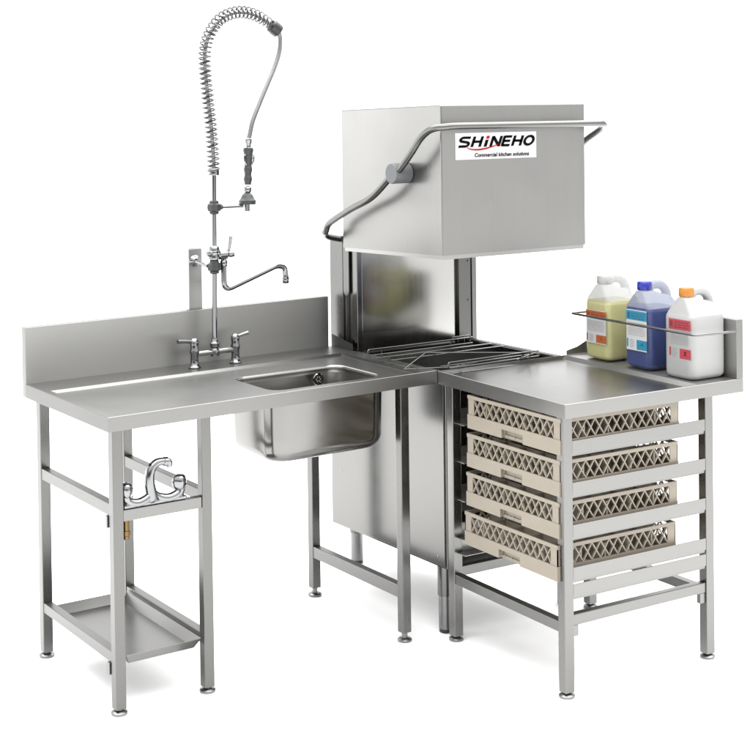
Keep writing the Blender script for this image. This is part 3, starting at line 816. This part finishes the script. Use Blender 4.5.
def label_mesh(y0, y1, z0, z1, head, headd, kind):
    """printed label on the face x = 0 ; y1 is the left end as seen"""
    bm = BM(); mats = [LABELW, head, headd, TXT, INK]
    def r(a, b, c, d, mi, o):
        ya, yb = y1 - a * (y1 - y0), y1 - b * (y1 - y0); za, zb = z1 - c * (z1 - z0), z1 - d * (z1 - z0)
        f = bm.faces.new([bm.verts.new((-.0006 - o, y, z)) for y, z in ((ya, za), (ya, zb), (yb, zb), (yb, za))]); f.material_index = mi
    if kind != 'white': r(0, 1, 0, 1, 0, 0)
    r(.0, 1, .02, .25 if kind != 'white' else .27, 1, .0004)
    random.seed(hash(kind) % 97 if False else len(kind))
    for k, z in enumerate((.07, .13, .19)):                         # heading print, too small to read in the photo
        u = .26
        while u < .9:
            l = random.uniform(.05, .16); r(u, min(u + l, .94), z, z + .032, 2, .0007); u += l + .03
    r(.05, .19, .07, .21, 2, .0007)
    for k in range(9):
        z = .32 + k * .037; u = .10
        while u < .86:
            l = random.uniform(.04, .13); r(u, min(u + l, .9), z, z + .013, 3, .0004); u += l + .025
    r(.02, .09, .72, .93, 1, .0004)
    for k in range(5):
        r(.16, .16 + random.uniform(.14, .24), .74 + k * .045, .757 + k * .045, 3, .0004)
    r(.50, 1.0, .73, .97, 1, .0004)
    if kind in ('white', 'yellow'):
        for s in (1, -1):                                            # the black hazard cross
            cy, cz, e = .75, .84, .055
            ya = [y1 - (cy + k) * (y1 - y0) for k in (-.07, -.04, .07, .04)]
            zs = [z1 - (cz + s * k) * (z1 - z0) for k in (-e, -e, e, e)]
            f = bm.faces.new([bm.verts.new((-.0014, y, z)) for y, z in zip(ya, zs)]); f.material_index = 4 if kind == 'white' else 2
    else:
        r(.66, .86, .84, .86, 2, .0008); r(.72, .80, .80, .84, 2, .0008)
    return bm, mats
ZC = lambda y: H + TT(Vector((0, y, 0))) + .0006
for kind, yc, shell, liq, cap, head, hd2, lab in (
    ('yellow', -.152, MILKY, YEL, CAPW, ORANGE, ORANGED, 'translucent can of pale yellow liquid with white cap and orange label'),
    ('blue', -.359, MILKYB, BLU, CAPB, CYAN, CYAND, 'translucent can of blue liquid with blue cap standing between the other two cans'),
    ('white', -.5585, WHITEP, None, CAPO, CRIM, CRIMD, 'opaque white can with orange cap and red label nearest the splashback end')):
    loc = (.560, yc, ZC(yc))
    can = thing('chemical_can', lab, 'plastic can', loc, 'chemical cans behind the guard rod', M=TM)
    o = bpy.data.objects.new('can_body', can_mesh.copy()); o.data.materials.clear(); o.data.materials.append(shell); o.data.materials.append(WETC if liq else shell)
    for p in o.data.polygons: p.material_index = int(p.center.z < .2075)
    o.parent = can; COL.objects.link(o)
    if liq:
        q = bpy.data.objects.new('liquid', inner.copy()); q.data.materials.clear(); q.data.materials.append(liq); q.parent = can; COL.objects.link(q)
    CUR[can.name] = Vector((0, 0, 0))
    bm = BM(); lathe(bm, [(.0235, .2655), (.0245, .2675), (.0240, .290), (.0215, .2935), (.004, .294)], (.040, 0, 0), seg=48, wob=lambda a, h: (.018 * math.cos(24 * a) if h < .291 else 0))
    obj('cap', bm, cap, can)
    y0, y1 = {'yellow': (-.056, .049), 'blue': (-.054, .046), 'white': (-.060, .040)}[kind]
    z0, z1 = {'yellow': (.060, .176), 'blue': (.064, .200), 'white': (.064, .196)}[kind]
    bm, ms = label_mesh(y0, y1, z0, z1, head, hd2, kind)
    obj('label', bm, ms, can, fix=False)

# ------------------------------------------------------------------ camera
yaw, pit, rol = map(math.radians, (-33.8802, -1.0077, -.7230))
fwd = Vector((-math.sin(yaw) * math.cos(pit), math.cos(yaw) * math.cos(pit), math.sin(pit)))
rt = Vector((math.cos(yaw), math.sin(yaw), 0)); upv = rt.cross(fwd)
r2 = rt * math.cos(rol) + upv * math.sin(rol); u2 = -rt * math.sin(rol) + upv * math.cos(rol)
cam = bpy.data.cameras.new('camera'); co = bpy.data.objects.new('camera', cam); COL.objects.link(co)
M = Matrix((r2, u2, -fwd)).transposed().to_4x4(); M.translation = (-1.7443, -4.0133, 1.7517)
co.matrix_world = M
cam.sensor_width = 36; cam.lens = 36 * 1480.8607 / 750; cam.shift_x = (375 - 374.7213) / 750; cam.shift_y = -(375 - 136.3988) / 750
cam.clip_end = 200
SC.camera = co

# ------------------------------------------------------------------ added light: invented surroundings and an unseen overhead lamp
w = bpy.data.worlds.new('World'); SC.world = w; w.use_nodes = True
nt = w.node_tree; N = nt.nodes; Lk = nt.links
bg = N['Background']
tc = N.new('ShaderNodeTexCoord'); sp_ = N.new('ShaderNodeSeparateXYZ'); Lk.new(tc.outputs['Generated'], sp_.inputs[0])
V = (.557, .830)
def math_node(op, a=None, b=None, **kw):
    n = N.new('ShaderNodeMath'); n.operation = op
    for i, v in enumerate((a, b)):
        if v is None: continue
        if isinstance(v, (int, float)): n.inputs[i].default_value = v
        else: Lk.new(v, n.inputs[i])
    return n.outputs[0]
cx = math_node('ADD', math_node('MULTIPLY', sp_.outputs['X'], V[0]), math_node('MULTIPLY', sp_.outputs['Y'], V[1]))
sx = math_node('SUBTRACT', math_node('MULTIPLY', sp_.outputs['Y'], V[0]), math_node('MULTIPLY', sp_.outputs['X'], V[1]))
az = math_node('ADD', math_node('DIVIDE', math_node('ARCTAN2', sx, cx), 2 * math.pi), .5)
def ramp(inp, stops, scale):
    r = N.new('ShaderNodeValToRGB'); Lk.new(inp, r.inputs[0])
    el = r.color_ramp.elements
    while len(el) < len(stops): el.new(.5)
    for e_, (p, v) in zip(el, stops): e_.position = p; e_.color = (v / scale, v / scale, v / scale, 1)
    return math_node('MULTIPLY', r.outputs[0], scale)
horizon = ramp(az, [(0, .10), (.07, .25), (.12, .95), (.19, 1.0), (.25, .65), (.31, .7), (.40, 1.15), (.60, 1.15), (.65, 2.4), (.75, 2.4), (.81, 1.0), (.88, .35), (.94, .15), (1, .10)], 3.0)  # brightness by direction, made up to shape reflections in steel and chrome
above = ramp(sp_.outputs['Z'], [(0, .80), (.26, .80), (.42, 1.15), (.6, 1.2), (1, 1.2)], 2.0)
mixf = N.new('ShaderNodeMapRange'); mixf.interpolation_type = 'SMOOTHSTEP'
mixf.inputs['From Min'].default_value = .10; mixf.inputs['From Max'].default_value = .28
Lk.new(sp_.outputs['Z'], mixf.inputs['Value'])
lerp = N.new('ShaderNodeMix'); lerp.data_type = 'FLOAT'
Lk.new(mixf.outputs['Result'], lerp.inputs['Factor']); Lk.new(horizon, lerp.inputs[2]); Lk.new(above, lerp.inputs[3])
low = N.new('ShaderNodeMapRange'); low.inputs['From Min'].default_value = -.03; low.inputs['From Max'].default_value = -.10
Lk.new(sp_.outputs['Z'], low.inputs['Value'])
lerp2 = N.new('ShaderNodeMix'); lerp2.data_type = 'FLOAT'; lerp2.inputs[3].default_value = 1.15
Lk.new(low.outputs['Result'], lerp2.inputs['Factor']); Lk.new(lerp.outputs[0], lerp2.inputs[2])
cmb = N.new('ShaderNodeCombineColor')
for i in range(3): Lk.new(lerp2.outputs[0], cmb.inputs[i])
Lk.new(cmb.outputs[0], bg.inputs['Color']); bg.inputs['Strength'].default_value = 1.5

def area_lamp(name, loc, target, size, power):
    l = bpy.data.lights.new(name, 'AREA'); l.shape = 'RECTANGLE'; l.size, l.size_y = size; l.energy = power
    o = bpy.data.objects.new(name, l); COL.objects.link(o); o.location = loc
    o.rotation_euler = (Vector(target) - Vector(loc)).to_track_quat('-Z', 'Y').to_euler(); return o
area_lamp('added_overhead_lamp', (2.0, 0.6, 6.0), (2.0, 0.6, 0), (11, 11), 1230)  # unseen lamp added to lift the floor to white

SC.view_settings.view_transform = 'Standard'; SC.view_settings.look = 'None'
SC.view_settings.exposure = 0.32; SC.view_settings.gamma = 1
SC.render.engine = 'CYCLES'
SC.cycles.use_denoising = True
SC.cycles.max_bounces = 10; SC.cycles.glossy_bounces = 6; SC.cycles.transparent_max_bounces = 12
